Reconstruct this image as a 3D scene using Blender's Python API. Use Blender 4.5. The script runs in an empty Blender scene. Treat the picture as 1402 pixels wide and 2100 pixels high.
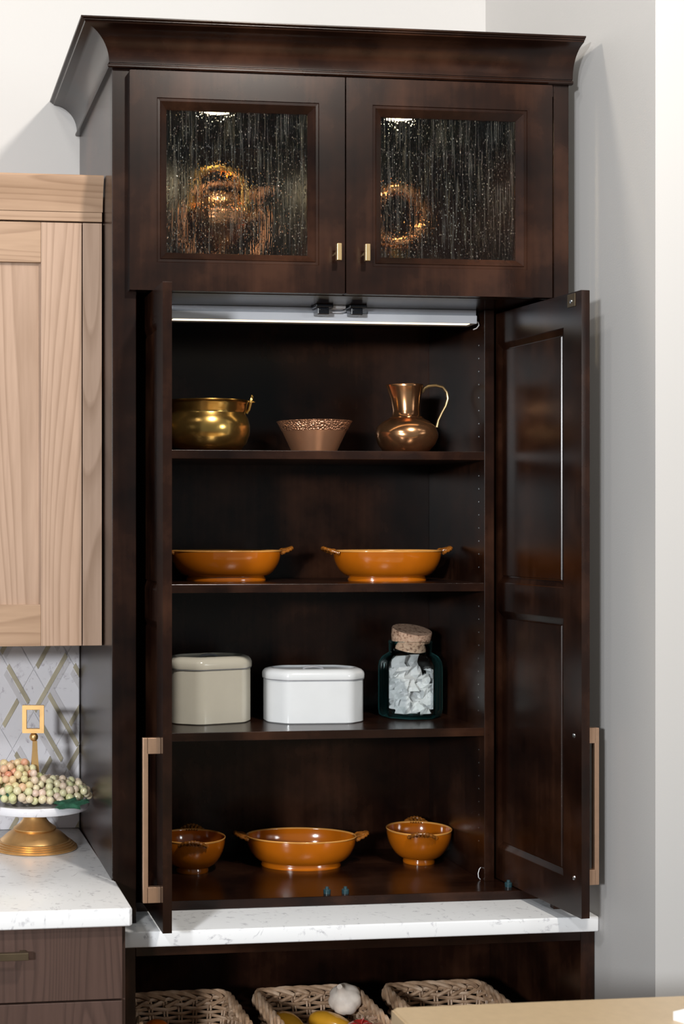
import bpy, bmesh, math, random
from mathutils import Vector, Matrix, noise
random.seed(7)
R = math.radians
SC = bpy.context.scene
COL = SC.collection

# ------------------------------------------------------------------ camera
cam_d = bpy.data.cameras.new('camera')
cam = bpy.data.objects.new('camera', cam_d); COL.objects.link(cam)
cam.location = (-0.4755, -3.4427, 1.712)
cam.rotation_euler = (R(90), 0, R(-7.353))
cam_d.sensor_fit = 'HORIZONTAL'; cam_d.sensor_width = 24.0
cam_d.lens = 3200 / 1402 * 24.0
cam_d.shift_x = 500.1 / 1402; cam_d.shift_y = 21 / 1402
cam_d.clip_start = 0.05; cam_d.clip_end = 60
cam_d.dof.use_dof = True; cam_d.dof.focus_distance = 3.62; cam_d.dof.aperture_fstop = 5.6
SC.camera = cam

# ------------------------------------------------------------------ light
w = bpy.data.worlds.new('world'); SC.world = w; w.use_nodes = True
w.node_tree.nodes['Background'].inputs[0].default_value = (0.86, 0.98, 1.0, 1)
w.node_tree.nodes['Background'].inputs[1].default_value = 0.13
SC.view_settings.view_transform = 'Standard'; SC.view_settings.look = 'None'
SC.view_settings.gamma = 1.0; SC.view_settings.exposure = 0.22
SC.view_settings.use_curve_mapping = False
SC.cycles.use_denoising = True

def area(name, loc, target, size, power, color=(1, 1, 1)):
    d = bpy.data.lights.new(name, 'AREA'); d.shape = 'DISK'; d.size = size
    d.energy = power; d.color = color
    o = bpy.data.objects.new(name, d); COL.objects.link(o); o.location = loc
    o.rotation_euler = (Vector(target) - Vector(loc)).to_track_quat('-Z', 'Y').to_euler()
    return o
area('key_lamp_front', (-3.3, -6.3, 2.4), (0.5, 0.2, 1.6), 0.50, 285, (0.96, 0.985, 1.0))
area('ceiling_lamp_front', (-1.85, -3.6, 3.75), (0.5, 0.2, 1.5), 0.22, 40, (0.98, 0.99, 1.0))
area('ceiling_lamp_right', (0.80, -2.05, 3.75), (0.2, 0.2, 1.6), 0.22, 54, (1.0, 0.93, 0.84))
area('ceiling_lamp_left', (-0.54, -1.3, 3.75), (-0.1, 0.2, 1.4), 0.22, 6, (1.0, 0.96, 0.9))
area('wall_wash_lamp', (-1.25, 0.28, 3.95), (1.1, 0.0, 2.3), 0.22, 17, (1.0, 0.90, 0.76))
area('right_wall_fill', (3.9, -4.6, 2.4), (2.0, -0.3, 1.5), 0.8, 25, (0.97, 1.0, 1.0))  # added fill light out of view, brightens the wall face on the right

# ------------------------------------------------------------------ materials
def new_mat(name):
    m = bpy.data.materials.new(name); m.use_nodes = True
    nt = m.node_tree
    return m, nt, nt.nodes['Principled BSDF']

def N(nt, t, **kw):
    n = nt.nodes.new(t)
    for k, v in kw.items():
        if k.startswith('i_'):
            n.inputs[k[2:].replace('_', ' ')].default_value = v
        else:
            setattr(n, k, v)
    return n

def ramp(nt, fac, stops):
    r = nt.nodes.new('ShaderNodeValToRGB')
    el = r.color_ramp.elements
    while len(el) < len(stops): el.new(0.5)
    for e, (p, c) in zip(el, stops):
        e.position = p; e.color = (*c, 1) if len(c) == 3 else c
    nt.links.new(fac, r.inputs[0])
    return r.outputs[0]

def mapped(nt, scale, coord='Object'):
    tc = nt.nodes.new('ShaderNodeTexCoord'); mp = nt.nodes.new('ShaderNodeMapping')
    mp.inputs['Scale'].default_value = scale
    nt.links.new(tc.outputs[coord], mp.inputs[0])
    return mp.outputs[0]

def bump(nt, b, h, strength, dist=0.002):
    n = nt.nodes.new('ShaderNodeBump'); n.inputs['Strength'].default_value = strength
    n.inputs['Distance'].default_value = dist
    nt.links.new(h, n.inputs['Height']); nt.links.new(n.outputs[0], b.inputs['Normal'])

def plain(name, col, rough=0.5, metal=0.0, spec=0.5, coat=0.0, noise_amt=0.12, noise_scale=20.0, bump_s=0.0, **extra):
    m, nt, b = new_mat(name)
    v = mapped(nt, (1, 1, 1))
    n = N(nt, 'ShaderNodeTexNoise', i_Scale=noise_scale, i_Detail=3.0)
    nt.links.new(v, n.inputs['Vector'])
    lo = tuple(max(0, c * (1 - noise_amt)) for c in col); hi = tuple(min(1, c * (1 + noise_amt)) for c in col)
    nt.links.new(ramp(nt, n.outputs['Fac'], [(0.3, lo), (0.7, hi)]), b.inputs['Base Color'])
    b.inputs['Roughness'].default_value = rough; b.inputs['Metallic'].default_value = metal
    b.inputs['Specular IOR Level'].default_value = spec; b.inputs['Coat Weight'].default_value = coat
    b.inputs['Coat Roughness'].default_value = 0.1
    for k, val in extra.items(): b.inputs[k.replace('_', ' ')].default_value = val
    if bump_s: bump(nt, b, n.outputs['Fac'], bump_s)
    return m

def contour_wood(name, c_dark, c_mid, c_light, axis, rings=14.0, freq=5.0, stretch=0.07, rough=0.45, amt=0.6, spec=0.4):
    """cathedral grain: contour lines of a stretched noise"""
    m, nt, b = new_mat(name)
    s = [1.0, 1.0, 1.0]; s['xyz'.index(axis)] = stretch
    v = mapped(nt, s)
    oi = nt.nodes.new('ShaderNodeObjectInfo')
    mu = N(nt, 'ShaderNodeMath', operation='MULTIPLY'); mu.inputs[1].default_value = 40
    nt.links.new(oi.outputs['Random'], mu.inputs[0])
    n1 = N(nt, 'ShaderNodeTexNoise', noise_dimensions='4D', i_Scale=freq, i_Detail=1.5, i_Roughness=0.4)
    nt.links.new(v, n1.inputs['Vector']); nt.links.new(mu.outputs[0], n1.inputs['W'])
    m1 = N(nt, 'ShaderNodeMath', operation='MULTIPLY'); m1.inputs[1].default_value = rings
    nt.links.new(n1.outputs['Fac'], m1.inputs[0])
    fr = N(nt, 'ShaderNodeMath', operation='FRACT'); nt.links.new(m1.outputs[0], fr.inputs[0])
    fine = N(nt, 'ShaderNodeTexNoise', i_Scale=110.0, i_Detail=4.0); nt.links.new(v, fine.inputs['Vector'])
    big = N(nt, 'ShaderNodeTexNoise', noise_dimensions='4D', i_Scale=2.5, i_Detail=2.0)
    nt.links.new(v, big.inputs['Vector']); nt.links.new(mu.outputs[0], big.inputs['W'])
    base = ramp(nt, big.outputs['Fac'], [(0.3, c_mid), (0.7, c_light)])
    line = ramp(nt, fr.outputs[0], [(0.0, (0, 0, 0)), (0.55, (0.12, 0.12, 0.12)), (0.9, (1, 1, 1)), (1.0, (0.1, 0.1, 0.1))])
    fl = ramp(nt, fine.outputs['Fac'], [(0.35, (0, 0, 0)), (0.7, (0.6, 0.6, 0.6))])
    ad = N(nt, 'ShaderNodeMath', operation='MULTIPLY_ADD', use_clamp=True)
    nt.links.new(line, ad.inputs[0]); ad.inputs[1].default_value = amt
    mm = N(nt, 'ShaderNodeMath', operation='MULTIPLY'); mm.inputs[1].default_value = 0.35
    nt.links.new(fl, mm.inputs[0]); nt.links.new(mm.outputs[0], ad.inputs[2])
    mx = N(nt, 'ShaderNodeMix', data_type='RGBA')
    nt.links.new(ad.outputs[0], mx.inputs[0]); nt.links.new(base, mx.inputs[6]); mx.inputs[7].default_value = (*c_dark, 1)
    nt.links.new(mx.outputs[2], b.inputs['Base Color'])
    b.inputs['Roughness'].default_value = rough; b.inputs['Specular IOR Level'].default_value = spec
    bump(nt, b, fine.outputs['Fac'], 0.06, 0.001)
    return m

def espresso(name, axis):
    m, nt, b = new_mat(name)
    v0 = mapped(nt, (1, 1, 1))
    n0 = N(nt, 'ShaderNodeTexNoise', i_Scale=5.0, i_Detail=5.0, i_Roughness=0.55); nt.links.new(v0, n0.inputs['Vector'])
    s = [40.0, 40.0, 40.0]; s['xyz'.index(axis)] = 2.0
    v1 = mapped(nt, s)
    n1 = N(nt, 'ShaderNodeTexNoise', i_Scale=1.6, i_Detail=4.0); nt.links.new(v1, n1.inputs['Vector'])
    mixf = N(nt, 'ShaderNodeMath', operation='MULTIPLY_ADD'); mixf.inputs[1].default_value = 0.16
    nt.links.new(n1.outputs['Fac'], mixf.inputs[0]); 
    sc = N(nt, 'ShaderNodeMath', operation='MULTIPLY'); sc.inputs[1].default_value = 0.84
    nt.links.new(n0.outputs['Fac'], sc.inputs[0]); nt.links.new(sc.outputs[0], mixf.inputs[2])
    c = ramp(nt, mixf.outputs[0], [(0.36, (0.0048, 0.0015, 0.0009)), (0.5, (0.0145, 0.0050, 0.0026)), (0.66, (0.040, 0.0155, 0.0080))])
    nt.links.new(c, b.inputs['Base Color'])
    b.inputs['Roughness'].default_value = 0.25; b.inputs['Specular IOR Level'].default_value = 0.32
    bump(nt, b, n1.outputs['Fac'], 0.05, 0.0006)
    return m

ESP = espresso('espresso_stain_vertical', 'z')
ESPX = espresso('espresso_stain_horizontal', 'x')
ALD_Z = contour_wood('light_alder_vertical', (0.24, 0.145, 0.09), (0.40, 0.262, 0.182), (0.47, 0.325, 0.242), 'z', rings=30, freq=6.0, amt=0.5)
ALD_X = contour_wood('light_alder_horizontal', (0.23, 0.135, 0.08), (0.36, 0.225, 0.14), (0.43, 0.285, 0.19), 'x', rings=24, freq=7.0, amt=0.5)
WAL = contour_wood('smoky_walnut', (0.030, 0.0155, 0.0115), (0.070, 0.038, 0.029), (0.105, 0.060, 0.047), 'z', rings=44, freq=6.0, stretch=0.08, rough=0.5, amt=0.45)
FLOORM = contour_wood('floor_boards', (0.05, 0.03, 0.018), (0.11, 0.07, 0.045), (0.16, 0.105, 0.07), 'y', rings=12, freq=3.0)

def quartz(name, base, vein):
    m, nt, b = new_mat(name)
    v = mapped(nt, (1, 1, 1))
    n1 = N(nt, 'ShaderNodeTexNoise', i_Scale=9.0, i_Detail=7.0, i_Roughness=0.62, i_Distortion=1.2); nt.links.new(v, n1.inputs['Vector'])
    n2 = N(nt, 'ShaderNodeTexNoise', i_Scale=60.0, i_Detail=4.0); nt.links.new(v, n2.inputs['Vector'])
    l1 = ramp(nt, n1.outputs['Fac'], [(0.47, (0, 0, 0)), (0.5, (1, 1, 1)), (0.53, (0, 0, 0))])
    l2 = ramp(nt, n2.outputs['Fac'], [(0.5, (0, 0, 0)), (0.72, (1, 1, 1))])
    mu = N(nt, 'ShaderNodeMath', operation='MULTIPLY'); nt.links.new(l1, mu.inputs[0]); nt.links.new(l2, mu.inputs[1])
    mx = N(nt, 'ShaderNodeMix', data_type='RGBA'); mx.inputs[6].default_value = (*base, 1); mx.inputs[7].default_value = (*vein, 1)
    nt.links.new(mu.outputs[0], mx.inputs[0]); nt.links.new(mx.outputs[2], b.inputs['Base Color'])
    b.inputs['Roughness'].default_value = 0.2
    return m
QUARTZ = quartz('white_quartz', (0.86, 0.87, 0.89), (0.42, 0.42, 0.46))
MARBLE = quartz('white_marble', (0.74, 0.73, 0.77), (0.35, 0.32, 0.36))
MARBLE_TILE = quartz('marble_tile', (0.74, 0.725, 0.76), (0.36, 0.32, 0.37))
VEIN_TILE = quartz('veined_tile', (0.60, 0.58, 0.60), (0.22, 0.19, 0.24))
BEIGE = plain('beige_solid_surface', (0.50, 0.375, 0.235), 0.3, noise_amt=0.04, noise_scale=60)
GOLD_TILE = plain('gold_tile', (0.46, 0.41, 0.30), 0.25, 0.1, noise_amt=0.25, noise_scale=12)
GROUT = plain('grout', (0.62, 0.61, 0.63), 0.8)

def paint(name, col):
    m, nt, b = new_mat(name)
    v = mapped(nt, (1, 1, 1))
    n = N(nt, 'ShaderNodeTexNoise', i_Scale=260.0, i_Detail=3.0); nt.links.new(v, n.inputs['Vector'])
    b.inputs['Base Color'].default_value = (*col, 1); b.inputs['Roughness'].default_value = 0.6
    b.inputs['Specular IOR Level'].default_value = 0.25
    bump(nt, b, n.outputs['Fac'], 0.12, 0.0015)
    return m
WALL = paint('wall_paint', (0.525, 0.515, 0.510))

BRONZE = plain('champagne_bronze', (0.62, 0.40, 0.27), 0.34, 0.85, noise_amt=0.05, noise_scale=60)
BRASSK = plain('satin_brass', (0.66, 0.47, 0.24), 0.3, 0.9, noise_amt=0.05)
DKBRONZE = plain('dull_bronze', (0.14, 0.105, 0.065), 0.4, 0.8)
GOLD = plain('matte_gold', (0.72, 0.44, 0.18), 0.38, 0.9, noise_amt=0.08, noise_scale=40)
BRASS = plain('aged_brass', (0.70, 0.42, 0.12), 0.2, 0.95, noise_amt=0.45, noise_scale=9, bump_s=0.06)
COPPER = plain('old_copper', (0.80, 0.38, 0.18), 0.17, 0.95, noise_amt=0.35, noise_scale=14, bump_s=0.12)
COPPER_SATIN = plain('satin_copper', (0.78, 0.39, 0.22), 0.36, 0.85, noise_amt=0.05)
AMBER = plain('amber_glaze', (0.42, 0.108, 0.004), 0.12, 0.0, 0.5, 0.6, noise_amt=0.22, noise_scale=7)
AMBER_DK = plain('dark_amber_glaze', (0.22, 0.075, 0.012), 0.15, 0.0, 0.5, 0.6, noise_amt=0.6, noise_scale=55)
AMBER_LT = plain('thin_amber_glaze', (0.66, 0.30, 0.07), 0.15, 0.0, 0.5, 0.5)
CREAM = plain('cream_enamel', (0.78, 0.735, 0.62), 0.16, 0, 0.5, 0.3, noise_amt=0.02)
WHITE_EN = plain('white_enamel', (0.68, 0.695, 0.71), 0.14, 0, 0.5, 0.3, noise_amt=0.02)
GREYLINE = plain('grey_line', (0.22, 0.22, 0.24), 0.4)
PAPER = plain('white_paper', (0.92, 0.93, 0.94), 0.75, noise_amt=0.06, noise_scale=40)
ALU = plain('brushed_aluminium', (0.56, 0.58, 0.64), 0.4, 0.5, noise_amt=0.03)
ALU_W = plain('white_aluminium', (0.80, 0.82, 0.88), 0.35, 0.2, noise_amt=0.02)
BLACKP = plain('black_plastic', (0.012, 0.013, 0.017), 0.25, 0, 0.5)
TEALRUB = plain('dark_teal_rubber', (0.02, 0.05, 0.06), 0.25)
STEEL = plain('zinc_steel', (0.6, 0.65, 0.68), 0.25, 1.0)
WHITEP = plain('white_plastic', (0.75, 0.75, 0.78), 0.4)
LEAF = plain('leaf_green', (0.075, 0.24, 0.15), 0.5, noise_amt=0.5, noise_scale=60, bump_s=0.3)
STEM = plain('grape_stem', (0.16, 0.13, 0.05), 0.6)
GARLIC = plain('garlic_skin', (0.88, 0.77, 0.68), 0.5, noise_amt=0.18, noise_scale=25)
YELLOWF = plain('yellow_skin', (0.60, 0.29, 0.02), 0.18, coat=0.3, noise_amt=0.25, noise_scale=12)
REDF = plain('red_skin', (0.48, 0.03, 0.025), 0.2, coat=0.3, noise_amt=0.4, noise_scale=20)
ORANGEF = plain('orange_skin', (0.75, 0.16, 0.01), 0.3, noise_amt=0.1, bump_s=0.2, noise_scale=120)

def wicker():
    m, nt, b = new_mat('wicker_rod')
    v = mapped(nt, (1, 1, 1))
    oi = nt.nodes.new('ShaderNodeObjectInfo')
    n = N(nt, 'ShaderNodeTexNoise', noise_dimensions='4D', i_Scale=22.0, i_Detail=4.0); nt.links.new(v, n.inputs['Vector'])
    mu = N(nt, 'ShaderNodeMath', operation='MULTIPLY'); mu.inputs[1].default_value = 30
    nt.links.new(oi.outputs['Random'], mu.inputs[0]); nt.links.new(mu.outputs[0], n.inputs['W'])
    nt.links.new(ramp(nt, n.outputs['Fac'], [(0.3, (0.17, 0.098, 0.055)), (0.5, (0.45, 0.29, 0.18)), (0.70, (0.74, 0.55, 0.40))]), b.inputs['Base Color'])
    b.inputs['Roughness'].default_value = 0.5
    return m
WICKER = wicker()

def cork():
    m, nt, b = new_mat('cork')
    v = mapped(nt, (1, 1, 1))
    vo = N(nt, 'ShaderNodeTexVoronoi', i_Scale=260.0); nt.links.new(v, vo.inputs['Vector'])
    n = N(nt, 'ShaderNodeTexNoise', i_Scale=140.0, i_Detail=3.0); nt.links.new(v, n.inputs['Vector'])
    c = ramp(nt, n.outputs['Fac'], [(0.33, (0.18, 0.09, 0.055)), (0.45, (0.55, 0.34, 0.23)), (0.7, (0.70, 0.48, 0.34))])
    nt.links.new(c, b.inputs['Base Color']); b.inputs['Roughness'].default_value = 0.85
    bump(nt, b, vo.outputs['Distance'], 0.5, 0.002)
    return m
CORK = cork()

def hammered():
    m, nt, b = new_mat('hammered_copper')
    v = mapped(nt, (1, 1, 1))
    vo = N(nt, 'ShaderNodeTexVoronoi', i_Scale=190.0); nt.links.new(v, vo.inputs['Vector'])
    b.inputs['Base Color'].default_value = (0.72, 0.36, 0.21, 1); b.inputs['Metallic'].default_value = 0.75
    b.inputs['Roughness'].default_value = 0.28
    bump(nt, b, vo.outputs['Distance'], 1.0, 0.004)
    return m
HAMMER = hammered()

def grape_mat(name, stops):
    m, nt, b = new_mat(name)
    oi = nt.nodes.new('ShaderNodeObjectInfo')
    nt.links.new(ramp(nt, oi.outputs['Random'], stops), b.inputs['Base Color'])
    b.inputs['Roughness'].default_value = 0.16
    b.inputs['Subsurface Weight'].default_value = 0.6
    b.inputs['Subsurface Radius'].default_value = (0.006, 0.005, 0.003)
    b.inputs['Subsurface Scale'].default_value = 0.6
    b.inputs['Coat Weight'].default_value = 0.4
    return m
GRAPE_G = grape_mat('grape_pale_green', [(0.0, (0.58, 0.59, 0.30)), (0.45, (0.66, 0.64, 0.40)), (0.75, (0.70, 0.60, 0.43)), (1.0, (0.68, 0.52, 0.44))])
GRAPE_P = grape_mat('grape_peach', [(0.0, (0.62, 0.58, 0.32)), (0.4, (0.70, 0.55, 0.33)), (0.75, (0.70, 0.46, 0.30)), (1.0, (0.64, 0.27, 0.17))])

def jar_glass():
    m = bpy.data.materials.new('aqua_glass'); m.use_nodes = True
    nt = m.node_tree; nt.nodes.clear()
    out = nt.nodes.new('ShaderNodeOutputMaterial')
    lw = N(nt, 'ShaderNodeLayerWeight', i_Blend=0.35)
    tint = ramp(nt, lw.outputs['Facing'], [(0.0, (0.985, 0.995, 0.995)), (0.6, (0.95, 0.985, 0.985)), (0.88, (0.74, 0.90, 0.90)), (1.0, (0.35, 0.62, 0.62))])
    tr = nt.nodes.new('ShaderNodeBsdfTransparent'); nt.links.new(tint, tr.inputs[0])
    gl = N(nt, 'ShaderNodeBsdfGlossy', i_Roughness=0.03)
    gl.inputs[0].default_value = (0.9, 1, 1, 1)
    fr = N(nt, 'ShaderNodeFresnel', i_IOR=1.28)
    mx = nt.nodes.new('ShaderNodeMixShader')
    nt.links.new(fr.outputs[0], mx.inputs[0]); nt.links.new(tr.outputs[0], mx.inputs[1]); nt.links.new(gl.outputs[0], mx.inputs[2])
    df = nt.nodes.new('ShaderNodeBsdfDiffuse'); df.inputs[0].default_value = (0.12, 0.52, 0.53, 1)
    wgt = ramp(nt, lw.outputs['Facing'], [(0.45, (0, 0, 0)), (0.8, (0.11, 0.11, 0.11)), (1.0, (0.45, 0.45, 0.45))])
    m2 = nt.nodes.new('ShaderNodeMixShader')
    nt.links.new(wgt, m2.inputs[0]); nt.links.new(mx.outputs[0], m2.inputs[1]); nt.links.new(df.outputs[0], m2.inputs[2])
    nt.links.new(m2.outputs[0], out.inputs[0])
    return m
JARG = jar_glass()

def rain_glass():
    m, nt, b = new_mat('rain_glass')
    b.inputs['Base Color'].default_value = (0.92, 0.93, 0.92, 1)
    b.inputs['Transmission Weight'].default_value = 1.0
    b.inputs['Roughness'].default_value = 0.03; b.inputs['IOR'].default_value = 1.3
    v = mapped(nt, (1, 300, 0.05))
    n = N(nt, 'ShaderNodeTexNoise', i_Scale=150.0, i_Detail=2.0); nt.links.new(v, n.inputs['Vector'])
    v2 = mapped(nt, (1, 300, 0.6))
    vo = N(nt, 'ShaderNodeTexVoronoi', i_Scale=190.0); nt.links.new(v2, vo.inputs['Vector'])
    dr = ramp(nt, vo.outputs['Distance'], [(0.0, (1, 1, 1)), (0.18, (0.75, 0.75, 0.75)), (0.40, (0, 0, 0))])
    sel = ramp(nt, vo.outputs['Color'], [(0.45, (0, 0, 0)), (0.75, (1, 1, 1))])
    mu = N(nt, 'ShaderNodeMath', operation='MULTIPLY'); nt.links.new(dr, mu.inputs[0]); nt.links.new(sel, mu.inputs[1])
    ad = N(nt, 'ShaderNodeMath', operation='MULTIPLY_ADD'); ad.inputs[1].default_value = 0.9
    nt.links.new(mu.outputs[0], ad.inputs[0]); nt.links.new(n.outputs['Fac'], ad.inputs[2])
    bump(nt, b, ad.outputs[0], 0.9, 0.0012)
    # pale diffuse flecks and streaks painted in to stand for sparkles on the glass
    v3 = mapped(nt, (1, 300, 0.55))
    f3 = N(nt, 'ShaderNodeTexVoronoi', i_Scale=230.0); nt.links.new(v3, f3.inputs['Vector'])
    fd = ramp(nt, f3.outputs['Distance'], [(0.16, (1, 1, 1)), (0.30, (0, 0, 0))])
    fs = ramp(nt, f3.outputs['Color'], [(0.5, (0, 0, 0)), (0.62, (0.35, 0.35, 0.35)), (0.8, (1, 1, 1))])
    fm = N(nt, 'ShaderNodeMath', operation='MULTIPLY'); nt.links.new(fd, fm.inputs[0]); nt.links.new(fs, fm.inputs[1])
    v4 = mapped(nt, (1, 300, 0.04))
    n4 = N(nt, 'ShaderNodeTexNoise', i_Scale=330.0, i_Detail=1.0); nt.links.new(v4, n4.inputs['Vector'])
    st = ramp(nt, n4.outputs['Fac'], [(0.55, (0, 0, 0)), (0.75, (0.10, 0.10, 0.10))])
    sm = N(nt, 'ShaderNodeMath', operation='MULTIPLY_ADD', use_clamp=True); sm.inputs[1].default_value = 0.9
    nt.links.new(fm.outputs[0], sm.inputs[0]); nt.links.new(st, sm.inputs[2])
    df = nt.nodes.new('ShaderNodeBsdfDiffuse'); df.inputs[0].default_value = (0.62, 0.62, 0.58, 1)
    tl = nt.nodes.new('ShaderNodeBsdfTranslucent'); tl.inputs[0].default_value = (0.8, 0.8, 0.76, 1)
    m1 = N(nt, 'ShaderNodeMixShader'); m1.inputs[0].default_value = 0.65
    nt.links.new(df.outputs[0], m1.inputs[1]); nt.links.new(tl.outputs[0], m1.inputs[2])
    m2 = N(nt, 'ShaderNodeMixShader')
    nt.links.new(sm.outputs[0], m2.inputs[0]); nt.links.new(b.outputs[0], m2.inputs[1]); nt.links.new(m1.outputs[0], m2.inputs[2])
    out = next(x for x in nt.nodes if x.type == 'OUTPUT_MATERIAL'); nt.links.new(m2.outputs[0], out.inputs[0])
    return m
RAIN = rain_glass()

def emit(name, col, s):
    m = bpy.data.materials.new(name); m.use_nodes = True
    nt = m.node_tree; nt.nodes.clear()
    out = nt.nodes.new('ShaderNodeOutputMaterial'); e = nt.nodes.new('ShaderNodeEmission')
    e.inputs[0].default_value = (*col, 1); e.inputs[1].default_value = s
    nt.links.new(e.outputs[0], out.inputs[0])
    return m
LEDM = emit('led_strip', (1.0, 0.80, 0.52), 2.2)
PUCKM = emit('puck_lens', (1.0, 0.78, 0.45), 130.0)

# ------------------------------------------------------------------ geometry helpers
def box(bm, x0, x1, y0, y1, z0, z1, bev=0.0, seg=2, mat=None):
    vs = [bm.verts.new((x, y, z)) for x in (x0, x1) for y in (y0, y1) for z in (z0, z1)]
    idx = [(0, 1, 3, 2), (4, 6, 7, 5), (0, 4, 5, 1), (2, 3, 7, 6), (0, 2, 6, 4), (1, 5, 7, 3)]
    fs = [bm.faces.new([vs[i] for i in f]) for f in idx]
    if mat is not None:
        for v in vs: v.co = mat @ v.co
    if bev > 0:
        es = list({e for f in fs for e in f.edges})
        bmesh.ops.bevel(bm, geom=es, offset=bev, segments=seg, profile=0.5, affect='EDGES')

def B(*a, **k):
    bm = bmesh.new(); box(bm, *a, **k); return bm

def lathe(bm, prof, seg=48, sx=1.0, sy=1.0, c=(0, 0, 0), fn=None):
    rings = []
    for r, z in prof:
        if r < 1e-6:
            rings.append([bm.verts.new((c[0], c[1], c[2] + z))])
        else:
            ring = []
            for i in range(seg):
                a = 2 * math.pi * i / seg
                k = fn(a, z) if fn else 1.0
                ring.append(bm.verts.new((c[0] + r * k * sx * math.cos(a), c[1] + r * k * sy * math.sin(a), c[2] + z)))
            rings.append(ring)
    for A, C in zip(rings, rings[1:]):
        if len(A) == 1 and len(C) == 1: continue
        for i in range(seg):
            j = (i + 1) % seg
            if len(A) == 1: bm.faces.new((A[0], C[j], C[i]))
            elif len(C) == 1: bm.faces.new((A[i], A[j], C[0]))
            else: bm.faces.new((A[i], A[j], C[j], C[i]))

def tube(bm, pts, rad, seg=8, closed=False, caps=True):
    pts = [Vector(p) for p in pts]; n = len(pts); rings = []
    prev = None
    for i, p in enumerate(pts):
        a = pts[(i - 1) % n] if (closed or i > 0) else p
        b = pts[(i + 1) % n] if (closed or i < n - 1) else p
        t = (b - a).normalized()
        if prev is None:
            up = Vector((0, 0, 1)) if abs(t.z) < 0.9 else Vector((1, 0, 0))
            u = t.cross(up).normalized()
        else:
            u = (prev - t * prev.dot(t)).normalized()
        prev = u; v = t.cross(u)
        r = rad[i] if isinstance(rad, (list, tuple)) else rad
        rings.append([bm.verts.new(p + (u * math.cos(2 * math.pi * k / seg) + v * math.sin(2 * math.pi * k / seg)) * r) for k in range(seg)])
    m = n if closed else n - 1
    for i in range(m):
        A = rings[i]; C = rings[(i + 1) % n]
        for k in range(seg):
            l = (k + 1) % seg
            bm.faces.new((A[k], A[l], C[l], C[k]))
    if caps and not closed:
        bm.faces.new(rings[0][::-1]); bm.faces.new(rings[-1])

def prism(bm, poly, z0, z1):
    a = [bm.verts.new((x, y, z0)) for x, y in poly]; b = [bm.verts.new((x, y, z1)) for x, y in poly]
    n = len(poly)
    bm.faces.new(a[::-1]); bm.faces.new(b)
    for i in range(n): bm.faces.new((a[i], a[(i + 1) % n], b[(i + 1) % n], b[i]))

def link(name, bm, mat, smooth=False, angle=35):
    bmesh.ops.recalc_face_normals(bm, faces=bm.faces)
    me = bpy.data.meshes.new(name); bm.to_mesh(me); bm.free()
    me.materials.append(mat)
    o = bpy.data.objects.new(name, me); COL.objects.link(o)
    if smooth:
        for p in me.polygons: p.use_smooth = True
        try: me.set_sharp_from_angle(angle=R(angle))
        except Exception: pass
    return o

ORIG = {}
def thing(name, label, cat, loc=(0, 0, 0), rz=0.0, group=None):
    o = bpy.data.objects.new(name, None); COL.objects.link(o)
    o.empty_display_size = 0.05
    o.location = loc; o.rotation_euler = (0, 0, rz)
    o['label'] = label; o['category'] = cat
    if group: o['group'] = group
    ORIG[o] = Vector(loc)
    return o

def part(name, bm, mat, parent, world=False, smooth=False, label=None, kind=None, angle=35):
    """mesh child; with world=True the mesh was built in world coordinates of an unrotated parent"""
    if world:
        bmesh.ops.translate(bm, verts=bm.verts, vec=-ORIG[parent])
    o = link(name, bm, mat, smooth, angle)
    o.parent = parent
    ORIG[o] = ORIG.get(parent, Vector((0, 0, 0)))
    if label: o['label'] = label
    if kind: o['kind'] = kind
    return o

def mesh_thing(name, bm, mat, label, cat, loc=(0, 0, 0), group=None, smooth=True, rot=(0, 0, 0), angle=35):
    o = link(name, bm, mat, smooth, angle); o.location = loc; o.rotation_euler = rot
    o['label'] = label; o['category'] = cat
    if group: o['group'] = group
    ORIG[o] = Vector(loc)
    return o

def struct(name, bm, mat):
    o = link(name, bm, mat); o['kind'] = 'structure'; ORIG[o] = Vector((0, 0, 0))
    return o

def copy_thing(src, loc, rz=None, label=None):
    r = src.copy(); COL.objects.link(r); r.location = loc
    if rz is not None: r.rotation_euler = (0, 0, rz)
    if label: r['label'] = label
    for ch in src.children:
        c = ch.copy(); COL.objects.link(c); c.parent = r
        for g in ch.children:
            d = g.copy(); COL.objects.link(d); d.parent = c
    return r

# ------------------------------------------------------------------ room
W = 1.067
YB = 0.62          # back wall
XW = 1.108         # right wall
struct('floor', B(-4, 4, -6, 1.2, -0.05, 0), FLOORM)
struct('wall_back', B(-4, XW, YB, YB + 0.12, 0, 4.2), WALL)
struct('wall_right', B(XW, 3.6, -0.335, YB + 0.12, 0, 4.2), WALL)

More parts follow.
